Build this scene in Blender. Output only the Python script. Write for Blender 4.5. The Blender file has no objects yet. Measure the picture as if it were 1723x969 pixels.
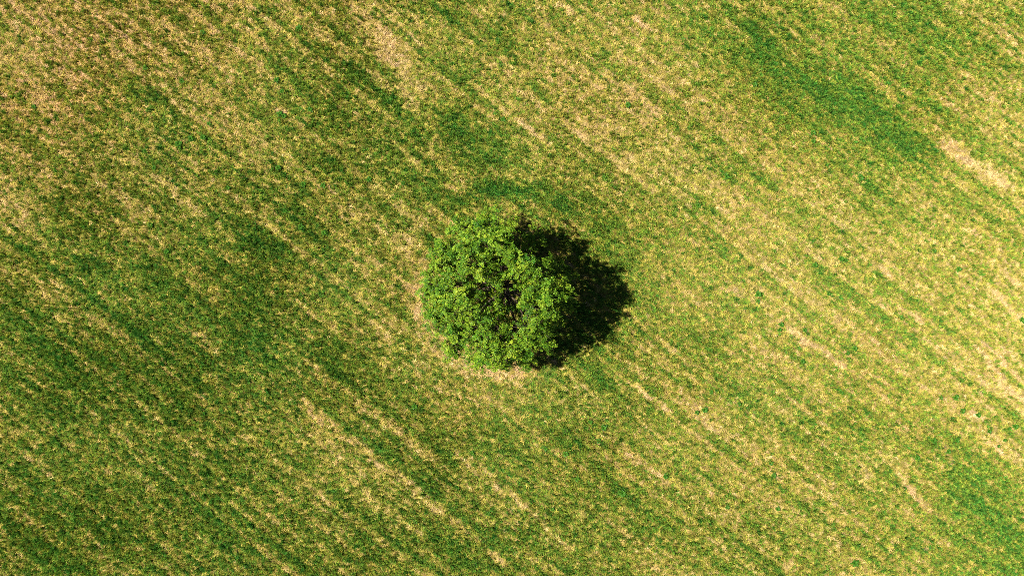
import bpy, math, random
import numpy as np
from mathutils import Vector, Matrix

random.seed(7)
rng = np.random.default_rng(11)
R = math.radians
S = bpy.context.scene
COL = S.collection

# ------------------------------------------------------------------ camera, sky, sun, exposure
CAM_H = 57.0                      # metres above the field, looking straight down
PXM = 20.0                        # photograph pixels per metre of ground
W_M = 1723 / PXM
cam = bpy.data.cameras.new('camera')
cam.sensor_width = 36.0
cam.lens = 36.0 * CAM_H / W_M
cam.clip_end = 6000
cam_o = bpy.data.objects.new('camera', cam)
cam_o.location = (0, 0, CAM_H)
cam_o.rotation_euler = (0, 0, 0)
COL.objects.link(cam_o)
S.camera = cam_o

SUN_EL, SHADOW_DIR = 51.0, -3.0   # degrees; shadows run towards +X, slightly down the picture
w = bpy.data.worlds.new('World'); S.world = w; w.use_nodes = True
nt = w.node_tree; bg = nt.nodes['Background']
sky = nt.nodes.new('ShaderNodeTexSky'); sky.sky_type = 'NISHITA'; sky.sun_disc = False
sky.sun_elevation = R(SUN_EL)
sky.sun_rotation = R(90 - (SHADOW_DIR + 180))   # compass angle of the sun, clockwise from +Y
sky.air_density = 0.45; sky.dust_density = 0.2; sky.ozone_density = 1.0
bg.inputs['Strength'].default_value = 0.05
nt.links.new(sky.outputs[0], bg.inputs['Color'])

sd = bpy.data.lights.new('sun', 'SUN'); sd.energy = 5.0; sd.angle = R(0.53); sd.color = (1.0, 0.95, 0.84)
so = bpy.data.objects.new('sun', sd); COL.objects.link(so)
a = R(SHADOW_DIR)
dirv = Vector((math.cos(a) * math.cos(R(SUN_EL)), math.sin(a) * math.cos(R(SUN_EL)), -math.sin(R(SUN_EL))))
so.rotation_euler = dirv.to_track_quat('-Z', 'Y').to_euler()
so.location = (-60, 0, 80)

vs = S.view_settings
vs.view_transform = 'Standard'; vs.look = 'None'; vs.gamma = 1.0; vs.use_curve_mapping = False
vs.exposure = 1.02
S.cycles.max_bounces = 5; S.cycles.diffuse_bounces = 2; S.cycles.glossy_bounces = 2
S.cycles.transmission_bounces = 3
S.cycles.use_denoising = False
S.cycles.pixel_filter_type = 'BLACKMAN_HARRIS'; S.cycles.filter_width = 0.9

# ------------------------------------------------------------------ helpers
def px(x, y): return ((x - 861.5) / PXM, (484.5 - y) / PXM)

def _h(ix, iy, seed):
    n = (ix.astype(np.int64) * 374761393 + iy.astype(np.int64) * 668265263 + seed * 1442695041) & 0xffffffff
    n = ((n ^ (n >> 13)) * 1274126177) & 0xffffffff
    n = n ^ (n >> 16)
    return (n & 0xffff) / 65535.0

def noise(x, y, seed):
    """smooth value noise, about -1..1, one cell per unit"""
    fx = np.floor(x); fy = np.floor(y); tx = x - fx; ty = y - fy
    tx = tx * tx * tx * (tx * (tx * 6 - 15) + 10); ty = ty * ty * ty * (ty * (ty * 6 - 15) + 10)
    ix = fx.astype(np.int64); iy = fy.astype(np.int64)
    a = _h(ix, iy, seed); b = _h(ix + 1, iy, seed); c = _h(ix, iy + 1, seed); d = _h(ix + 1, iy + 1, seed)
    return ((a * (1 - tx) + b * tx) * (1 - ty) + (c * (1 - tx) + d * tx) * ty) * 2.6 - 1.3

def sstep(v, a, b):
    t = np.clip((v - a) / (b - a), 0, 1); return t * t * (3 - 2 * t)

def mat(name):
    m = bpy.data.materials.new(name); m.use_nodes = True
    for n in list(m.node_tree.nodes): m.node_tree.nodes.remove(n)
    return m, m.node_tree.nodes, m.node_tree.links

def ramp(N, stops):
    r = N.new('ShaderNodeValToRGB'); e = r.color_ramp.elements
    while len(e) < len(stops): e.new(0.5)
    for el, (p, c) in zip(e, stops): el.position = p; el.color = (*c, 1)
    return r

def tag(o, label=None, cat=None, group=None, kind=None):
    if label: o['label'] = label
    if cat: o['category'] = cat
    if group: o['group'] = group
    if kind: o['kind'] = kind
    return o

def mesh_np(name, V, F4=None, F3=None):
    """mesh from numpy arrays: quads and/or triangles"""
    me = bpy.data.meshes.new(name)
    me.vertices.add(len(V)); me.vertices.foreach_set('co', np.asarray(V, np.float32).ravel())
    loops = []; starts = []; tot = 0
    for F in (F4, F3):
        if F is None or len(F) == 0: continue
        k = F.shape[1]
        loops.append(F.ravel()); starts.append(tot + np.arange(len(F)) * k); tot += F.size
    if tot:
        me.loops.add(tot); me.loops.foreach_set('vertex_index', np.concatenate(loops).astype(np.int32))
        st = np.concatenate(starts).astype(np.int32)
        me.polygons.add(len(st)); me.polygons.foreach_set('loop_start', st)
    me.update(calc_edges=True)
    return me

def attr(me, name, typ, dom, data):
    at = me.attributes.new(name, typ, dom)
    at.data.foreach_set('vector' if typ == 'FLOAT_VECTOR' else 'value', np.ascontiguousarray(data).ravel())

# ------------------------------------------------------------------ how the field grows: greenness 0 straw .. 1 lush, and bare soil
GRID = np.array([
 [.25,.28,.29,.37,.36,.48,.46,.38,.45,.52,.51,.47],
 [.33,.40,.42,.47,.50,.50,.36,.36,.40,.54,.49,.39],
 [.42,.46,.50,.52,.50,.52,.40,.40,.37,.34,.39,.35],
 [.50,.60,.60,.54,.48,.50,.50,.43,.35,.33,.35,.29],
 [.58,.60,.63,.58,.45,.42,.50,.46,.37,.35,.33,.27],
 [.62,.58,.60,.52,.50,.50,.52,.45,.39,.40,.39,.41],
 [.66,.62,.56,.55,.52,.54,.54,.47,.39,.39,.47,.57]])

def grid_g(X, Y):
    gx = np.clip((X * PXM + 861.5) / 143.6 - 0.5, 0, 10.999); gy = np.clip((484.5 - Y * PXM) / 138.4 - 0.5, 0, 5.999)
    ix = gx.astype(int); iy = gy.astype(int); tx = gx - ix; ty = gy - iy
    tx = tx * tx * (3 - 2 * tx); ty = ty * ty * (3 - 2 * ty)
    return (GRID[iy, ix] * (1 - tx) + GRID[iy, ix + 1] * tx) * (1 - ty) + (GRID[iy + 1, ix] * (1 - tx) + GRID[iy + 1, ix + 1] * tx) * ty

# streaks and patches seen in the field: x0,y0,x1,y1 (ends), half width, change of greenness, bare soil
PATCH = [
 (515,682,640,780,6,-.34,.30),(640,780,735,852,6,-.34,.32),(735,852,852,948,6,-.32,.30),
 (560,700,640,752,12,.22,0),(640,752,705,805,13,.24,0),(705,805,780,868,11,.20,0),(780,880,840,925,10,.18,0),
 (770,765,830,812,7,-.22,.2),(830,812,882,855,6,-.36,.45),(882,855,960,925,6,-.26,.3),
 (1072,652,1126,692,4.5,-.40,.45),(1010,720,1060,770,5,-.2,.15),(1055,765,1122,812,4.5,-.34,.5),
 (1300,540,1360,575,6,-.3,.35),(1355,570,1418,612,5,-.45,.7),(1218,484,1248,502,4,-.4,.8),(1470,450,1500,464,6,-.35,.7),
 (1508,512,1556,542,4,-.36,.5),(1585,240,1625,266,9,-.4,.8),(1620,262,1690,312,9,-.36,.55),
 (1640,585,1690,635,4,-.4,.7),(1655,580,1723,640,4,-.4,.65),(1680,640,1723,672,7,-.35,.5),(1675,495,1723,545,6,-.35,.5),
 (1688,455,1730,492,5,-.3,.4),(1700,130,1723,160,5,-.2,.6),
 (612,20,660,80,18,-.2,.25),(640,60,700,150,20,-.22,.3),(688,58,716,82,2.2,-.4,.6),(645,95,662,108,3,-.35,.6),(670,140,705,180,6,-.25,.3),
 (1015,125,1060,160,5,-.24,.3),(1060,155,1110,198,5,-.34,.5),(1066,30,1092,50,5,-.4,.8),(940,8,962,22,6,-.3,.4),
 (905,30,935,75,12,-.2,.25),(838,100,875,135,8,-.24,.3),(855,190,905,228,14,-.2,.15),(870,200,915,235,5,-.2,.4),(965,205,1060,285,16,-.14,.15),
 (150,300,240,362,11,-.2,.2),(78,378,142,430,8,-.24,.3),(0,325,45,362,8,-.25,.4),(225,365,300,420,8,-.14,.1),
 (275,300,330,355,8,-.16,.15),(330,560,365,590,8,-.2,.25),(330,560,350,575,4,-.2,.3),(455,515,520,560,7,-.16,.15),(520,610,560,645,8,-.18,.2),
 (235,800,262,822,7,-.24,.4),(30,865,70,895,14,-.2,.25),(100,680,160,715,5,-.18,.2),(500,690,560,760,16,-.16,.1),(530,800,572,900,14,-.18,.2),
 (630,545,660,572,8,-.25,.4),(575,775,640,850,22,-.12,.1),(690,880,712,898,5,-.25,.4),
 (760,720,800,790,14,-.16,.1),(790,655,850,690,14,-.12,.15),(1150,660,1200,720,16,-.1,.1),
 (1325,755,1400,820,5,-.25,.35),(1510,790,1535,830,6,-.28,.4),(1530,825,1560,862,5,-.32,.5),(1190,826,1202,836,4,-.4,.9),
 (1635,694,1652,708,4,-.4,.9),(1590,755,1600,780,4,-.3,.6),(1672,748,1684,760,4,-.35,.7),(1435,288,1448,298,4,-.35,.8),
 (465,184,482,190,2.5,-.4,.9),(1440,775,1460,800,5,-.25,.4),(1295,845,1312,860,4,-.25,.4),(1220,850,1245,872,5,-.25,.35),
 (0,18,110,98,3,-.2,.3),(20,8,140,100,3,-.18,.3),(60,20,190,120,3,-.18,.25),(150,10,215,60,4,-.2,.4),(240,60,300,110,14,-.1,.1),
 # greener patches
 (1225,20,1262,48,12,.22,0),(1255,45,1292,85,13,.30,0),(1285,100,1380,165,34,.17,0),(1370,140,1470,190,42,.22,0),(1450,180,1535,250,30,.24,0),
 (1515,235,1540,255,12,.18,0),(1430,10,1500,40,22,.16,0),(1520,15,1610,95,30,.2,0),(1535,70,1575,110,16,.2,0),(1545,165,1660,265,7,.24,0),(1640,255,1723,315,8,.15,0),
 (590,105,655,165,9,.22,0),(655,165,705,235,12,.26,0),(725,195,765,215,20,.2,0),(768,225,835,268,24,.32,0),(745,95,780,130,10,.15,0),
 (825,55,860,85,18,.24,0),(940,40,960,70,9,.22,0),(985,60,1005,90,9,.2,0),(1015,100,1040,130,10,.2,0),(690,0,760,30,22,.16,0),(870,10,900,40,20,.14,0),
 (485,120,560,215,16,.16,0),(540,255,575,300,11,.26,0),(225,145,265,165,13,.3,0),(175,180,230,225,17,.26,0),(260,255,310,295,18,.22,0),(130,215,165,245,12,.24,0),
 (270,210,310,250,12,.2,0),(340,225,390,250,12,.14,0),(35,165,60,190,10,.2,0),
 (385,365,440,415,26,.22,0),(430,400,475,425,20,.22,0),(235,450,265,490,18,.22,0),(110,395,160,465,22,.2,0),(30,545,80,600,30,.16,0),
 (380,510,430,560,18,.2,0),(420,570,460,610,16,.2,0),(285,495,330,540,15,.18,0),(160,500,260,580,9,.16,0),(540,470,600,530,20,.14,0),
 (500,340,530,400,14,.2,0),(60,560,110,640,20,.14,0),(560,620,610,660,16,.18,0),(520,570,560,620,16,.18,0),
 (190,870,310,965,8,.2,0),(100,760,170,830,20,.2,0),(360,770,420,800,14,.2,0),(60,830,120,880,18,.16,0),(350,870,420,930,20,.14,0),(560,850,610,900,18,.16,0),(740,900,800,950,14,.2,0),
 (1205,275,1232,302,11,.26,0),(1278,300,1300,318,9,.2,0),(1170,335,1200,355,10,.2,0),(1190,395,1215,430,12,.22,0),
 (1640,830,1723,960,60,.2,0),(1580,760,1640,820,30,.16,0),(1415,700,1445,725,13,.3,0),(1335,680,1355,705,10,.22,0),(1490,795,1510,812,8,.25,0),
 (1220,640,1270,680,16,.1,0),(1150,560,1220,600,20,.12,0),(1205,530,1235,560,12,.18,0),
 (835,715,870,755,20,.2,0),(1000,780,1060,850,9,.22,0),(1060,850,1120,920,12,.18,0),(900,690,960,740,18,.16,0),(1010,640,1040,690,18,.14,0),
 (740,740,760,780,10,.18,0),(930,600,1010,640,18,.12,0),
 (700,300,760,330,18,.14,0),
]
TREE_X, TREE_Y = px(848, 484)
U = (math.cos(R(-38)), math.sin(R(-38)))      # the way the field was worked: down to the right

def field(X, Y):
    """greenness and bareness at ground points"""
    wx = X + 0.5 * noise(X * .25, Y * .25, 71); wy = Y + 0.5 * noise(X * .25 + 9, Y * .25, 72)
    u = wx * U[0] + wy * U[1]; v = -wx * U[1] + wy * U[0]
    g = .52 + .60 * (grid_g(wx, wy) - .47)
    st = .55 * noise(u / 9, v / .9, 1) + .6 * noise(u / 4, v / .42, 2) + .35 * noise(u / 16, v / 2.2, 3) + .6 * noise(u / 5, v / .24, 7) + .5 * noise(u / 2.5, v / .15, 8)
    iso = .6 * noise(X / 3.1, Y / 3.1, 4) + .3 * noise(X / 1.3, Y / 1.3, 5) + .2 * noise(X / .6, Y / .6, 6)
    u0 = X * U[0] + Y * U[1]; v0 = -X * U[1] + Y * U[0] + .25 * noise(X / 16, Y / 16, 73)
    row = .75 * noise(u0 / 24, v0 / .23, 9) + .7 * noise(u0 / 10, v0 / .15, 10) + .55 * noise(u0 / 34, v0 / .55, 12)
    g = g + .03 * st + .045 * iso + .135 * row
    b = np.zeros_like(g)
    ex = X + .16 * noise(X / 1.1, Y / 1.1, 31) + .10 * noise(X / .4, Y / .4, 33)
    ey = Y + .16 * noise(X / 1.1, Y / 1.1, 32) + .10 * noise(X / .4, Y / .4, 34)
    for x0, y0, x1, y1, hw, dg, db in PATCH:
        ax, ay = px(x0, y0); bx, by = px(x1, y1); thin = hw < 9; hw = hw / PXM * (.8 if thin else 1)
        m = (X > min(ax, bx) - 2.6 * hw - .6) & (X < max(ax, bx) + 2.6 * hw + .6) & (Y > min(ay, by) - 2.6 * hw - .6) & (Y < max(ay, by) + 2.6 * hw + .6)
        if not m.any(): continue
        qx = ex[m] - ax; qy = ey[m] - ay; dx = bx - ax; dy = by - ay
        t = np.clip((qx * dx + qy * dy) / (dx * dx + dy * dy + 1e-9), 0, 1)
        d = np.hypot(qx - t * dx, qy - t * dy) / hw
        k = np.exp(-(d ** 2) * .9)
        g[m] += (.95 if thin else .66) * dg * k; b[m] += db * k
    # the strip that was worked round the tree
    rx = ex - TREE_X; ry = ey - TREE_Y; r = np.hypot(rx, ry); an = np.degrees(np.arctan2(ry, rx)) % 360
    spk = .78 + .5 * noise(X / .3, Y / .3, 35)
    ring = np.clip(spk, 0, 1.2) * np.exp(-((r - 7.2) / .85) ** 2) * sstep(an, 148, 185) * (1 - sstep(an, 275, 312))
    g -= .32 * ring; b += .8 * ring
    ring2 = np.exp(-((r - 9.6) / .9) ** 2) * sstep(an, 195, 225) * (1 - sstep(an, 285, 325)); g -= .06 * ring2; b += .08 * ring2
    top = np.exp(-((r - 8.2) / .75) ** 2) * sstep(an, 42, 58) * (1 - sstep(an, 100, 130)); g += .34 * top
    top2 = np.exp(-((r - 9.6) / .4) ** 2) * sstep(an, 60, 80) * (1 - sstep(an, 105, 125)); g -= .14 * top2
    out = np.exp(-((r - 8.9) / .7) ** 2) * sstep(an, 128, 140) * (1 - sstep(an, 150, 165)); g -= .18 * out; b += .3 * out
    g += .13 * np.exp(-((r - 9) / 2.2) ** 2) * np.exp(-(((an + 180) % 360 - 180) / 55) ** 2)
    return np.clip(g, 0, 1), np.clip(b, 0, 1)

def relief(X, Y):
    u = X * U[0] + Y * U[1]; v = -X * U[1] + Y * U[0]
    z = .035 * noise(u / 12, v / 1.4, 41) + .02 * noise(X / .9, Y / .9, 42) + .06 * noise(X / 9, Y / 9, 43)
    return z * (1 - sstep(np.maximum(np.abs(X) - 50, np.abs(Y) - 32), 0, 6))

# ------------------------------------------------------------------ ground sheet out to the horizon
gxs = np.concatenate([[-2500, -900, -350, -160, -90, -70], np.arange(-56, 56.01, .4), [70, 90, 160, 350, 900, 2500]])
gys = np.concatenate([[-2500, -900, -350, -160, -70, -48], np.arange(-38, 38.01, .4), [48, 70, 160, 350, 900, 2500]])
GX, GY = np.meshgrid(gxs, gys); nx, ny = len(gxs), len(gys)
gv = np.stack([GX.ravel(), GY.ravel(), relief(GX, GY).ravel()], 1)
i = np.arange(ny - 1)[:, None] * nx + np.arange(nx - 1)[None, :]
gf = np.stack([i, i + 1, i + nx + 1, i + nx], -1).reshape(-1, 4)
gme = mesh_np('ground', gv, F4=gf)
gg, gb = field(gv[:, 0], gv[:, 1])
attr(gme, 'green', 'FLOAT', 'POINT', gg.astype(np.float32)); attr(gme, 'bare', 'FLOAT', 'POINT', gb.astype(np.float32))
gme.polygons.foreach_set('use_smooth', np.ones(len(gf), bool))
ground = bpy.data.objects.new('ground', gme); COL.objects.link(ground)
tag(ground, 'streaky field soil with dry straw litter under the grass', 'field', kind='structure')
m, N, L = mat('field soil and thatch')
out = N.new('ShaderNodeOutputMaterial'); bs = N.new('ShaderNodeBsdfPrincipled'); bs.inputs['Roughness'].default_value = .95
bs.inputs['Specular IOR Level'].default_value = .1
ag = N.new('ShaderNodeAttribute'); ag.attribute_name = 'green'; ab = N.new('ShaderNodeAttribute'); ab.attribute_name = 'bare'
tc = N.new('ShaderNodeTexCoord')
n1 = N.new('ShaderNodeTexNoise'); n1.inputs['Scale'].default_value = 7; n1.inputs['Detail'].default_value = 5
n2 = N.new('ShaderNodeTexNoise'); n2.inputs['Scale'].default_value = .35; n2.inputs['Detail'].default_value = 6
L.new(tc.outputs['Object'], n1.inputs['Vector']); L.new(tc.outputs['Object'], n2.inputs['Vector'])
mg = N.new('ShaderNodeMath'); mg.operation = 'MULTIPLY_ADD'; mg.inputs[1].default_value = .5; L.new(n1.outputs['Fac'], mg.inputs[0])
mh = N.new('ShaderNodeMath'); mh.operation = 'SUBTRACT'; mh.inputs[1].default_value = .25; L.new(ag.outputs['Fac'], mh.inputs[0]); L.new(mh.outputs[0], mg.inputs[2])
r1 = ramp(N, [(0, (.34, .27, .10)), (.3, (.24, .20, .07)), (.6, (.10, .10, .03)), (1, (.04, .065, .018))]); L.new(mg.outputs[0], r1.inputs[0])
r2 = ramp(N, [(.36, (.15, .10, .05)), (.5, (.34, .245, .13)), (.66, (.54, .41, .25))]); L.new(n1.outputs['Fac'], r2.inputs[0])
mx = N.new('ShaderNodeMix'); mx.data_type = 'RGBA'
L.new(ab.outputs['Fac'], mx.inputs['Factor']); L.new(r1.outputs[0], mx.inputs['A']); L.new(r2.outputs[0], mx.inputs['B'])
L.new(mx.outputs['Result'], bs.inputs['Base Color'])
bp = N.new('ShaderNodeBump'); bp.inputs['Strength'].default_value = .6; bp.inputs['Distance'].default_value = .05
L.new(n1.outputs['Fac'], bp.inputs['Height']); L.new(bp.outputs[0], bs.inputs['Normal'])
L.new(bs.outputs[0], out.inputs['Surface'])
gme.materials.append(m)

# ------------------------------------------------------------------ plant materials
def blade_material(name, stops, trans=.3, inst=True, spec=.25, rough=.5):
    m, N, L = mat(name)
    out = N.new('ShaderNodeOutputMaterial')
    a1 = N.new('ShaderNodeAttribute'); a1.attribute_name = 'shade'
    a2 = N.new('ShaderNodeAttribute'); a2.attribute_name = 'warm'
    if inst: a1.attribute_type = 'INSTANCER'; a2.attribute_type = 'INSTANCER'
    r = ramp(N, stops); L.new(a1.outputs['Fac'], r.inputs[0])
    hs = N.new('ShaderNodeHueSaturation')
    mh = N.new('ShaderNodeMath'); mh.operation = 'MULTIPLY_ADD'; mh.inputs[1].default_value = -.02; mh.inputs[2].default_value = .5
    mv = N.new('ShaderNodeMath'); mv.operation = 'MULTIPLY_ADD'; mv.inputs[1].default_value = .05; mv.inputs[2].default_value = 1
    L.new(a2.outputs['Fac'], mh.inputs[0]); L.new(mh.outputs[0], hs.inputs['Hue'])
    L.new(a2.outputs['Fac'], mv.inputs[0])
    if inst:                                   # each plant paler or deeper than its neighbour
        a3 = N.new('ShaderNodeAttribute'); a3.attribute_name = 'pale'; a3.attribute_type = 'INSTANCER'
        mm = N.new('ShaderNodeMath'); mm.operation = 'MULTIPLY'
        L.new(mv.outputs[0], mm.inputs[0]); L.new(a3.outputs['Fac'], mm.inputs[1]); L.new(mm.outputs[0], hs.inputs['Value'])
    else: L.new(mv.outputs[0], hs.inputs['Value'])
    L.new(r.outputs[0], hs.inputs['Color'])
    bs = N.new('ShaderNodeBsdfPrincipled'); bs.inputs['Roughness'].default_value = rough; bs.inputs['Specular IOR Level'].default_value = spec
    tr = N.new('ShaderNodeBsdfTranslucent')
    L.new(hs.outputs[0], bs.inputs['Base Color']); L.new(hs.outputs[0], tr.inputs['Color'])
    ms = N.new('ShaderNodeMixShader'); ms.inputs[0].default_value = trans
    L.new(bs.outputs[0], ms.inputs[1]); L.new(tr.outputs[0], ms.inputs[2]); L.new(ms.outputs[0], out.inputs['Surface'])
    return m

M_GRASS = blade_material('meadow grass', [(0, (.56, .415, .19)), (.20, (.45, .335, .10)), (.38, (.36, .32, .046)), (.54, (.265, .325, .038)),
                                          (.74, (.155, .29, .03)), (1, (.058, .21, .026))], .18, spec=.1, rough=.7)
M_WEED = blade_material('broad weed leaves', [(0, (.03, .12, .006)), (1, (.07, .21, .012))], .2, inst=False)
M_LEAF = blade_material('tree leaves', [(0, (.028, .085, .005)), (.5, (.098, .21, .010)), (1, (.29, .395, .024))], .12, inst=False, spec=.15, rough=.45)
m, N, L = mat('grey bark')
out = N.new('ShaderNodeOutputMaterial'); bs = N.new('ShaderNodeBsdfPrincipled'); bs.inputs['Roughness'].default_value = .9
tc = N.new('ShaderNodeTexCoord'); n1 = N.new('ShaderNodeTexNoise'); n1.inputs['Scale'].default_value = 6; n1.inputs['Detail'].default_value = 6
mp = N.new('ShaderNodeMapping'); mp.inputs['Scale'].default_value = (3, 3, .6)
L.new(tc.outputs['Object'], mp.inputs[0]); L.new(mp.outputs[0], n1.inputs['Vector'])
r = ramp(N, [(.3, (.04, .027, .015)), (.55, (.085, .06, .034)), (.8, (.22, .17, .11))]); L.new(n1.outputs['Fac'], r.inputs[0])
L.new(r.outputs[0], bs.inputs['Base Color'])
bp = N.new('ShaderNodeBump'); bp.inputs['Distance'].default_value = .03; L.new(n1.outputs['Fac'], bp.inputs['Height']); L.new(bp.outputs[0], bs.inputs['Normal'])
L.new(bs.outputs[0], out.inputs['Surface'])
M_BARK = m

# ------------------------------------------------------------------ grass: tufts of blades, one object
def tuft(n, spread, height, width, lean, droop, flat=False):
    """a tuft of curved blades; returns verts, tris"""
    V, F = [], []
    for _ in range(n):
        az = random.uniform(0, 2 * math.pi); rr = spread * .45 * math.sqrt(random.random()); pa = random.uniform(0, 2 * math.pi)
        bx, by = rr * math.cos(pa), rr * math.sin(pa)
        if not flat: az = pa + random.gauss(0, .9)
        h = height * random.uniform(.55, 1.1); l = lean * random.uniform(.3, 1.2); w_ = width * random.uniform(.7, 1.2)
        dx, dy = math.cos(az), math.sin(az); sx, sy = -dy, dx
        if flat: z0 = random.uniform(.02, .1); p = [(bx, by, z0), (bx + dx * l * .5, by + dy * l * .5, z0 + random.uniform(0, .12)), (bx + dx * l, by + dy * l, random.uniform(0, .08))]
        else: p = [(bx, by, -.05), (bx + dx * l * .35, by + dy * l * .35, h * .62), (bx + dx * l, by + dy * l, h * (1 - droop * random.uniform(.2, 1)))]
        k = len(V); tw = random.uniform(-.5, .5)
        V += [(p[0][0] - sx * w_ * .5, p[0][1] - sy * w_ * .5, p[0][2]), (p[0][0] + sx * w_ * .5, p[0][1] + sy * w_ * .5, p[0][2]),
              (p[1][0] + sx * w_ * .5, p[1][1] + sy * w_ * .5, p[1][2] + tw * w_), (p[1][0] - sx * w_ * .5, p[1][1] - sy * w_ * .5, p[1][2] - tw * w_), p[2]]
        F += [(k, k + 1, k + 2), (k, k + 2, k + 3), (k + 3, k + 2, k + 4)]
    return V, F

TEMPL = []
for _ in range(6): TEMPL.append(tuft(11, .14, 1.0, .025, .11, .35))           # 0-5 green, upright, arching
for _ in range(4): TEMPL.append(tuft(10, .17, .75, .019, .17, .6))            # 6-9 dry, leaning
for _ in range(3): TEMPL.append(tuft(9, .22, .3, .021, .21, 0, flat=True))    # 10-12 straw lying down

DENS = 88.0
XR, YR = 48.0, 29.0
nP = int(DENS * 4 * XR * YR)
side = 1 / math.sqrt(DENS)
cx = np.arange(-XR, XR, side); cy = np.arange(-YR, YR, side)
PX, PY = np.meshgrid(cx, cy); PX = PX.ravel() + rng.uniform(-.6, .6, PX.size) * side; PY = PY.ravel() + rng.uniform(-.6, .6, PY.size) * side
def plants(X, Y, cell, seed, stretch=1.0):
    """which single plant each tuft belongs to: two random numbers of that plant and the distance to its middle"""
    u = (X * U[0] + Y * U[1]) / (cell * stretch); v = (-X * U[1] + Y * U[0]) / cell
    iu = np.floor(u).astype(np.int64); iv = np.floor(v).astype(np.int64)
    best = np.full(len(X), 9.0); r1 = np.zeros(len(X)); r2 = np.zeros(len(X))
    for a_ in (-1, 0, 1):
        for b_ in (-1, 0, 1):
            cu, cv = iu + a_, iv + b_
            d = np.hypot((cu + _h(cu, cv, seed)) - u, (cv + _h(cu, cv, seed + 1)) - v)
            k = d < best
            best[k] = d[k]; r1[k] = _h(cu, cv, seed + 2)[k]; r2[k] = _h(cu, cv, seed + 3)[k]
    return r1, r2, best
g, b = field(PX, PY)
c1, c2, cd = plants(PX, PY, .15, 201, 1.35)
c3 = plants(PX, PY, .17, 401, 1.6)[0]
e1_, e2_, ed_ = plants(PX, PY, .28, 301, 3.5)
b = b * sstep(b + .9 * (c2 - .5) + .5 * (e2_ - .5), .05, .55)
keep = rng.random(len(g)) > b * .62
PX, PY, g, b, c1, c2, c3, cd, e1_, ed_ = [q[keep] for q in (PX, PY, g, b, c1, c2, c3, cd, e1_, ed_)]
n = len(g)
shade = g + .49 * (c1 - .5) + .16 * (e1_ - .5) +   .09 * rng.normal(0, 1, n)
shade = np.clip(shade - .12 * b, 0, 1)
k1, k2, kd = plants(PX, PY, .42, 501, 1.2)                     # coarser dark clumps standing in the sward, commoner to the west
tall = (k1 < .05 + .10 * sstep(-PX, -15, 35)) & (kd < .28 + .2 * k2)
shade = np.where(tall, np.clip(shade + .24, 0, 1), shade)
dry = shade < .36
flat = dry & (rng.random(n) < .5 + .45 * b)
dome = np.clip(1.25 - 1.15 * cd, .25, 1.2)
hgt = (.115 + .255 * np.clip(shade, 0, .9)) * dome * (.45 + 1.25 * c2) * (.85 + .35 * e1_) * rng.uniform(.8, 1.2, n) * (1 - .5 * b)
hgt = hgt * (1.0 - .2 * sstep(PX, -12, 34) + .22 * noise(PX / 7, PY / 7, 56))
hgt = np.clip(hgt * np.where(tall, 1.35, 1), .03, .55)
sxy = rng.uniform(.8, 1.3, n) * np.where(flat, 1.2, 1.0)
sz = np.where(flat, rng.uniform(.6, 1.2, n), hgt)
var = np.where(flat, 10 + rng.integers(0, 3, n), np.where(dry, 6 + rng.integers(0, 4, n), rng.integers(0, 6, n)))
rot = np.stack([rng.normal(0, .12, n), rng.normal(0, .12, n), rng.uniform(0, 6.283, n)], 1)
ali = dry & (rng.random(n) < .3)
rot[ali, 2] = R(-38) + rng.normal(0, .25, ali.sum())
warm = rng.normal(0, .35, n) + .35 * noise(PX / 5, PY / 5, 55) + .8 * b + .9 * sstep(-PX * .6 + PY, 18, 42)
pz = relief(PX, PY)
pale = np.clip(np.exp(.24 * rng.normal(0, 1, n) + .5 * (c3 - .5)) * np.where(flat, 1.08, 1.0), .5, 1.6)

tv, tf, tvar = [], [], []
for k, (V, F) in enumerate(TEMPL):
    o = len(tv); tv += V; tf += [tuple(q + o for q in f) for f in F]; tvar += [k] * len(F)
nt_v = len(tv)
allv = np.concatenate([np.array(tv, np.float32), np.stack([PX, PY, pz], 1).astype(np.float32)])
me = mesh_np('grass', allv, F3=np.array(tf))
z = lambda d: np.concatenate([np.zeros((nt_v,) + d.shape[1:]), d]).astype(np.float32)
attr(me, 'is_point', 'FLOAT', 'POINT', z(np.ones(n)))
attr(me, 'shade', 'FLOAT', 'POINT', z(shade)); attr(me, 'warm', 'FLOAT', 'POINT', z(warm)); attr(me, 'pale', 'FLOAT', 'POINT', z(pale))
attr(me, 'rot', 'FLOAT_VECTOR', 'POINT', z(rot)); attr(me, 'scl', 'FLOAT_VECTOR', 'POINT', z(np.stack([sxy, sxy, sz], 1)))
at = me.attributes.new('pick', 'INT', 'POINT'); at.data.foreach_set('value', np.concatenate([np.zeros(nt_v), var]).astype(np.int32))
at = me.attributes.new('variant', 'INT', 'FACE'); at.data.foreach_set('value', np.array(tvar, np.int32))
me.materials.append(M_GRASS)
grass = bpy.data.objects.new('grass', me); COL.objects.link(grass)
tag(grass, 'streaky meadow grass, part green and part dried to straw', 'grass', kind='stuff')

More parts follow.
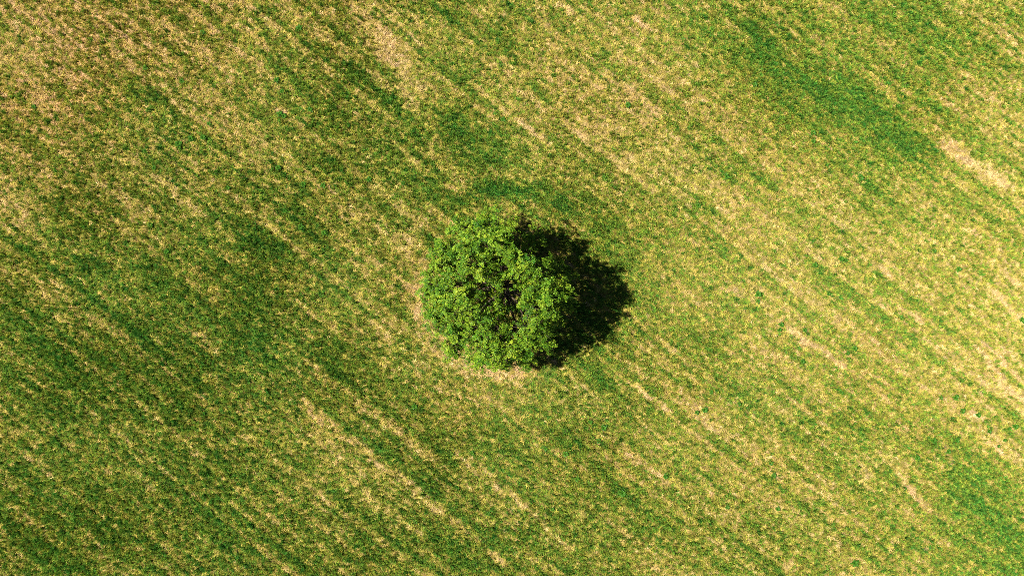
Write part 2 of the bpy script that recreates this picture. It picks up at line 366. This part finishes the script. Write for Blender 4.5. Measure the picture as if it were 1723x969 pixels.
ng = bpy.data.node_groups.new('grass tufts', 'GeometryNodeTree')
ng.interface.new_socket('Geometry', in_out='INPUT', socket_type='NodeSocketGeometry')
ng.interface.new_socket('Geometry', in_out='OUTPUT', socket_type='NodeSocketGeometry')
GN, GL = ng.nodes, ng.links
gi = GN.new('NodeGroupInput'); go = GN.new('NodeGroupOutput')
def named(nm, typ):
    q = GN.new('GeometryNodeInputNamedAttribute'); q.data_type = typ; q.inputs['Name'].default_value = nm
    return next(o for o in q.outputs if o.enabled and o.name == 'Attribute')
sep = GN.new('GeometryNodeSeparateGeometry'); sep.domain = 'POINT'
cmpn = GN.new('FunctionNodeCompare'); cmpn.data_type = 'FLOAT'; cmpn.operation = 'GREATER_THAN'; cmpn.inputs['B'].default_value = .5
GL.new(named('is_point', 'FLOAT'), cmpn.inputs['A']); GL.new(cmpn.outputs[0], sep.inputs['Selection']); GL.new(gi.outputs[0], sep.inputs['Geometry'])
spl = GN.new('GeometryNodeSplitToInstances'); spl.domain = 'FACE'
GL.new(sep.outputs['Inverted'], spl.inputs['Geometry']); GL.new(named('variant', 'INT'), spl.inputs['Group ID'])
iop = GN.new('GeometryNodeInstanceOnPoints'); iop.inputs['Pick Instance'].default_value = True
GL.new(sep.outputs['Selection'], iop.inputs['Points']); GL.new(spl.outputs['Instances'], iop.inputs['Instance'])
GL.new(named('pick', 'INT'), iop.inputs['Instance Index'])
e2r = GN.new('FunctionNodeEulerToRotation'); GL.new(named('rot', 'FLOAT_VECTOR'), e2r.inputs[0]); GL.new(e2r.outputs[0], iop.inputs['Rotation'])
GL.new(named('scl', 'FLOAT_VECTOR'), iop.inputs['Scale']); GL.new(iop.outputs[0], go.inputs[0])
md = grass.modifiers.new('tufts', 'NODES'); md.node_group = ng

# ------------------------------------------------------------------ the tree
def lift(x, y, zz):
    """photograph position of something zz metres up -> world"""
    k = (CAM_H - zz) / CAM_H; gx_, gy_ = px(x, y); return Vector((gx_ * k, gy_ * k, zz))

tree = bpy.data.objects.new('oak_tree', None); COL.objects.link(tree)
tree.location = (TREE_X, TREE_Y, 0)
tag(tree, 'lone broad leafy green tree standing in the middle of the field', 'tree')
T0 = Vector(tree.location)

def tube(pts, radii, seg=8):
    V, F = [], []
    for i_, (p, r_) in enumerate(zip(pts, radii)):
        d = (pts[min(i_ + 1, len(pts) - 1)] - pts[max(i_ - 1, 0)]).normalized()
        a_ = d.orthogonal().normalized()
        if i_: a_ = (pa - d * pa.dot(d)).normalized()
        pa = a_; b_ = d.cross(a_)
        for s in range(seg):
            t = 2 * math.pi * s / seg; V.append(p + (a_ * math.cos(t) + b_ * math.sin(t)) * r_)
    for i_ in range(len(pts) - 1):
        for s in range(seg):
            o = i_ * seg; F.append((o + s, o + (s + 1) % seg, o + seg + (s + 1) % seg, o + seg + s))
    F.append(tuple(range(seg))[::-1]); F.append(tuple(range((len(pts) - 1) * seg, len(pts) * seg)))
    return V, F

def wob(p0, p1, k, amp, up=0):
    out_ = []
    for i_ in range(k + 1):
        t = i_ / k; q = p0.lerp(p1, t); e = math.sin(math.pi * t)
        q = q + Vector((random.gauss(0, amp), random.gauss(0, amp), random.gauss(0, amp))) * e + Vector((0, 0, up * e))
        out_.append(q)
    return out_

class Soup:
    def __init__(s): s.V = []; s.F = []
    def add(s, vf):
        o = len(s.V); s.V += [tuple(v) for v in vf[0]]; s.F += [tuple(q + o for q in f) for f in vf[1]]
    def build(s, name, m_, parent):
        me_ = bpy.data.meshes.new(name); me_.from_pydata(s.V, [], s.F); me_.materials.append(m_)
        me_.polygons.foreach_set('use_smooth', np.ones(len(s.F), bool))
        o = bpy.data.objects.new(name, me_); COL.objects.link(o); o.parent = parent; return o

# crown masses: photograph x, y of the middle, height, radius
LOBES = [(800,400,4.6,1.8),(836,396,6.2,1.75),(822,420,5.0,1.4),(896,400,1.9,1.0),(760,442,4.2,1.8),(808,440,7.4,1.8),(748,503,3.9,1.65),(790,500,7.4,2.0),
         (776,562,3.9,1.6),(828,578,5.2,1.9),(870,584,5.2,1.5),(886,446,8.0,1.45),(918,498,7.2,1.65),(897,548,7.3,1.65),
         (852,420,7.8,1.45),(832,535,6.5,1.5),(935,462,3.2,1.2),(935,525,3.4,1.2),(888,497,7.0,1.0),
         (735,470,3.6,1.0),(742,538,3.4,1.1),(818,376,3.4,1.0),(852,480,6.2,1.3),(846,452,6.2,1.2),(905,568,5.0,1.3),(858,520,4.6,1.3),(900,520,4.0,1.4),(925,490,4.6,1.3),
         (722,494,3.4,.7),(748,420,3.6,.8),(774,386,3.6,.8),(800,604,3.2,.7),(764,596,3.2,.7),(846,610,3.4,.7),(884,606,3.2,.75),(728,528,3.2,.7),
         (928,540,6.0,.7),(944,486,6.4,.7)]
fork = Vector((.05, .0, 2.1))
tr = Soup()
tp = [Vector((0, 0, -.25)), Vector((.02, .0, .25)), Vector((.06, .02, .9)), Vector((.02, .04, 1.6)), fork, Vector((.1, .1, 3.4)), Vector((-.05, .1, 5.0)), Vector((.05, 0, 6.4))]
tr.add(tube(tp, [.62, .44, .36, .34, .32, .19, .11, .05], 14))
for k in range(6):                                     # root flare
    t = k * 1.05 + .3; tr.add(tube([Vector((0, 0, .5)), Vector((math.cos(t) * .45, math.sin(t) * .45, .12)), Vector((math.cos(t) * .95, math.sin(t) * .95, -.12))], [.22, .17, .06], 8))
tr.build('trunk', M_BARK, tree)

lv, lf, lt, lw = [], [], [], []        # leaves
LEAF = [(0, 0, 0), (.30, .28, .05), (.62, .36, .02), (1, 0, -.12), (.62, -.36, .02), (.30, -.28, .05)]
LEAF = [Vector(p) for p in LEAF]
def leaf(base, axis, nrm, L_, tone, wm):
    s = axis.cross(nrm).normalized(); nn = s.cross(axis)
    k = len(lv)
    for p in LEAF: lv.append(tuple(base + axis * (p.x * L_) + s * (p.y * L_) + nn * (p.z * L_)))
    lf.extend([(k, k + 1, k + 2), (k, k + 2, k + 3), (k, k + 3, k + 4), (k, k + 4, k + 5)]); lt.extend([tone] * 4); lw.extend([wm] * 4)

def rv(s=1): return Vector((random.gauss(0, s), random.gauss(0, s), random.gauss(0, s)))
# openings in the upper crown (photograph x, y, radius, lowest height they reach)
GAPS = [(848, 452, .4, 4.4), (855, 478, .5, 4.4), (862, 505, .65, 4.0), (868, 530, .6, 4.0), (866, 552, .4, 4.2), (792, 440, .34, 2.5), (835, 552, .35, 4.2),
        (775, 478, .35, 4.2), (815, 412, .35, 4.0), (762, 540, .3, 3.6), (800, 552, .3, 4.0), (874, 402, .7, 2.9), (886, 414, .6, 2.9), (900, 425, .4, 2.9), (905, 520, .3, 5.5)]
def in_gap(p):
    wp = p + T0; k = CAM_H / (CAM_H - wp.z); X, Y = wp.x * k, wp.y * k
    for gx_, gy_, gr, zl in GAPS:
        q = px(gx_, gy_)
        if wp.z > zl and math.hypot(X - q[0], Y - q[1]) < gr * random.uniform(.75, 1.25): return True
    return False

for li, (lx, ly, lz, lr) in enumerate(LOBES):
    C = lift(lx, ly, lz) - T0
    s = Soup()
    st = tp[4].lerp(tp[6], random.uniform(0, .75)) if lz > 5.5 else tp[3].lerp(tp[5], random.uniform(.2, .6))
    main = wob(st, C + Vector((0, 0, -lr * .45)), 6, .13, -.45)
    r0 = .05 + .04 * lr
    s.add(tube(main, [r0 * (1 - .72 * i_ / 6) for i_ in range(7)], 8))
    nb = int(13 * lr * lr * .72) + 6
    low = lz < 3.7
    for bi in range(nb):
        d = rv().normalized(); d.z = d.z * .8 + .28; d.normalize()
        away = Vector((C.x, C.y, 0)); 
        if away.length > .5: d = (d + away.normalized() * .25).normalized()
        tip = C + d * lr * random.choice([random.uniform(.6, 1.0), random.uniform(.85, 1.25)]); tip.z = max(tip.z, .9)
        tip.z = C.z + (tip.z - C.z) * .95
        b0 = main[random.choice([3, 4, 5, 6, 6])]
        br = wob(b0, tip, 4, .07, .05)
        s.add(tube(br, [.035, .028, .021, .014, .007], 5))
        nc = 15 if not low else 11; btone = random.gauss(.5, .17); bw = random.gauss(0, .45)
        inner = random.random() < .36
        if inner: br = [C + (q - C) * .55 for q in br]
        for ci in range(nc):
            base = br[random.choice([2, 3, 4, 4, 4, 4, 4])]
            cpos = base + rv(.30 if inner else .165); cpos.z += .05
            if in_gap(cpos): continue
            outw = (cpos - C).normalized()
            ax = (outw * .5 + Vector((0, 0, .75)) + rv(.3)).normalized()
            ctone = btone + random.gauss(0, .13); cw = bw + random.gauss(0, .35)
            e1 = ax.orthogonal().normalized(); e2 = ax.cross(e1); ph = random.random() * 6.28
            nl = random.randint(10, 15); cs = random.uniform(.66, 1.0)
            for k in range(nl):
                t = ph + k * 2.4; rad = (e1 * math.cos(t) + e2 * math.sin(t))
                el = random.uniform(-.25, .75) * (1 - .35 * k / nl)
                la = (rad + ax * el).normalized()
                nr = (ax - rad * el + rv(.42)).normalized()
                leaf(cpos + rad * random.uniform(.0, .09) * cs + ax * random.uniform(-.04, .07), la, nr, random.uniform(.085, .14) * cs, min(1, max(0, ctone + random.gauss(0, .2))), cw + random.gauss(0, .3))
    s.build('limb', M_BARK, tree)
cme = mesh_np('crown', np.array(lv, np.float32), F3=np.array(lf))
attr(cme, 'shade', 'FLOAT', 'FACE', np.array(lt, np.float32)); attr(cme, 'warm', 'FLOAT', 'FACE', np.array(lw, np.float32))
cme.materials.append(M_LEAF)
crown = bpy.data.objects.new('crown', cme); COL.objects.link(crown); crown.parent = tree; tag(crown, kind='stuff')
print('grass tufts', n, 'leaves', len(lf) // 4)

# ------------------------------------------------------------------ broad-leaved weeds that stand out of the sward
def weed_mesh(seed, nl, up):
    rd = random.Random(seed); V, F, T = [], [], []
    for k in range(nl):
        t = k * 2.399 + rd.uniform(-.3, .3); f = 1 - .55 * k / nl; ln = f * rd.uniform(.8, 1.1); el = up * (.25 + 1.1 * k / nl) * rd.uniform(.7, 1.2)
        dx, dy = math.cos(t), math.sin(t); o = len(V); wd = ln * rd.uniform(.2, .27); tone = rd.random()
        for q, ww, hh in ((.04, .12, 0), (.35, .9, .55), (.68, 1, .8), (.88, .6, .75), (1, .05, .55)):
            c = (dx * ln * q, dy * ln * q, .04 + ln * math.sin(el) * hh + .06 * k / nl)
            V += [(c[0] - dy * wd * ww, c[1] + dx * wd * ww, c[2] + wd * ww * .35), (c[0], c[1], c[2]), (c[0] + dy * wd * ww, c[1] - dx * wd * ww, c[2] + wd * ww * .35)]
        for r_ in range(4):
            for c in range(2):
                i_ = o + r_ * 3 + c; F.append((i_, i_ + 1, i_ + 4, i_ + 3)); T.append(tone)
    me_ = bpy.data.meshes.new('weed_plant'); me_.from_pydata(V, [], F); me_.materials.append(M_WEED)
    attr(me_, 'shade', 'FLOAT', 'FACE', np.array(T, np.float32)); attr(me_, 'warm', 'FLOAT', 'FACE', np.zeros(len(T), np.float32))
    return me_
WM = [weed_mesh(100 + k, 15 + 2 * k, .6 + .08 * k) for k in range(5)]
WEEDS = [(505,49,1.1),(472,192,1.1),(479,196,.9),(343,56,.9),(246,115,.9),(307,137,.9),(523,186,1),(467,136,1),(470,283,1),(512,311,1),(545,313,1),(385,317,.9),
 (343,232,1),(323,234,1),(303,243,1.1),(353,209,.8),(59,180,.9),(476,155,.8),(262,283,.8),(847,202,.8),(621,303,1),(679,309,.8),(1056,178,1),
 (1367,224,1),(1367,239,.8),(1269,143,1),(1561,142,.9),(1305,108,.8),(1446,300,1.2),(1222,298,.9),(507,381,1),(546,392,1),(282,423,.9),(480,355,.9),(255,379,.8),
 (1175,346,.9),(1371,446,1),(1414,436,.9),(1570,422,.8),(1275,495,1.1),(1275,507,.8),(1393,494,.8),(1314,546,.9),(1311,555,.8),(1437,586,.9),(1424,594,.8),(1718,538,1.1),
 (1353,555,.8),(1349,608,.9),(1610,453,1),(699,683,1.1),(1016,719,1.2),(993,709,.8),(1007,741,.9),(952,763,1),(795,761,.8),(918,754,.9),(1047,828,1.3),(1119,801,.9),
 (971,805,.9),(821,863,.8),(929,855,.8),(1185,689,1.1),(1172,693,.8),(1607,668,1),(1583,669,.8),(1619,691,1),(1645,698,.9),(1663,725,.9),(1609,740,.9),(1570,741,1.1),
 (1542,769,1),(1594,759,.9),(1629,789,.8),(1649,839,.8),(1437,945,1.3),(1308,855,.9),(1223,852,.8),(1414,660,.8),(1706,717,1),(1696,721,.7),(1689,740,.7),(1196,659,.8),
 (1243,679,.8),(1301,799,.9),(1296,778,.9),(1678,750,.7)]
ORD = ['nearest', 'second nearest', 'third nearest', 'fourth nearest', 'fifth nearest', 'sixth nearest', 'seventh nearest', 'eighth nearest', 'ninth nearest', 'tenth nearest'] + [f'{k}th nearest' for k in range(11, 60)]
SECT = ['right', 'upper right', 'top', 'upper left', 'left', 'lower left', 'bottom', 'lower right']
sect = {}
for k, (x, y, s) in enumerate(WEEDS):
    an = math.degrees(math.atan2(484 - y, x - 848)) % 360; sect.setdefault(int((an + 22.5) // 45) % 8, []).append((math.hypot(x - 848, y - 484), k))
for q, items in sect.items():
    items.sort()
    for rank, (_, k) in enumerate(items):
        x, y, s = WEEDS[k]; wx_, wy_ = px(x, y)
        o = bpy.data.objects.new('weed_plant', WM[k % 5]); COL.objects.link(o)
        zr = float(relief(np.array([wx_]), np.array([wy_]))[0])
        o.location = (wx_, wy_, zr + .10); r_ = .31 * s
        o.scale = (r_, r_, r_ * 1.15); o.rotation_euler = (0, 0, random.uniform(0, 6.28))
        size = 'large' if s >= 1.1 else ('small' if s < .9 else 'round')
        where = {'top': 'above it', 'bottom': 'below it', 'left': 'to its left', 'right': 'to its right'}.get(SECT[q], 'to its ' + SECT[q])
        tag(o, f'{size} dark green weed in the grass, {ORD[rank]} the tree {where}', 'weed', 'leafy weeds scattered over the field')
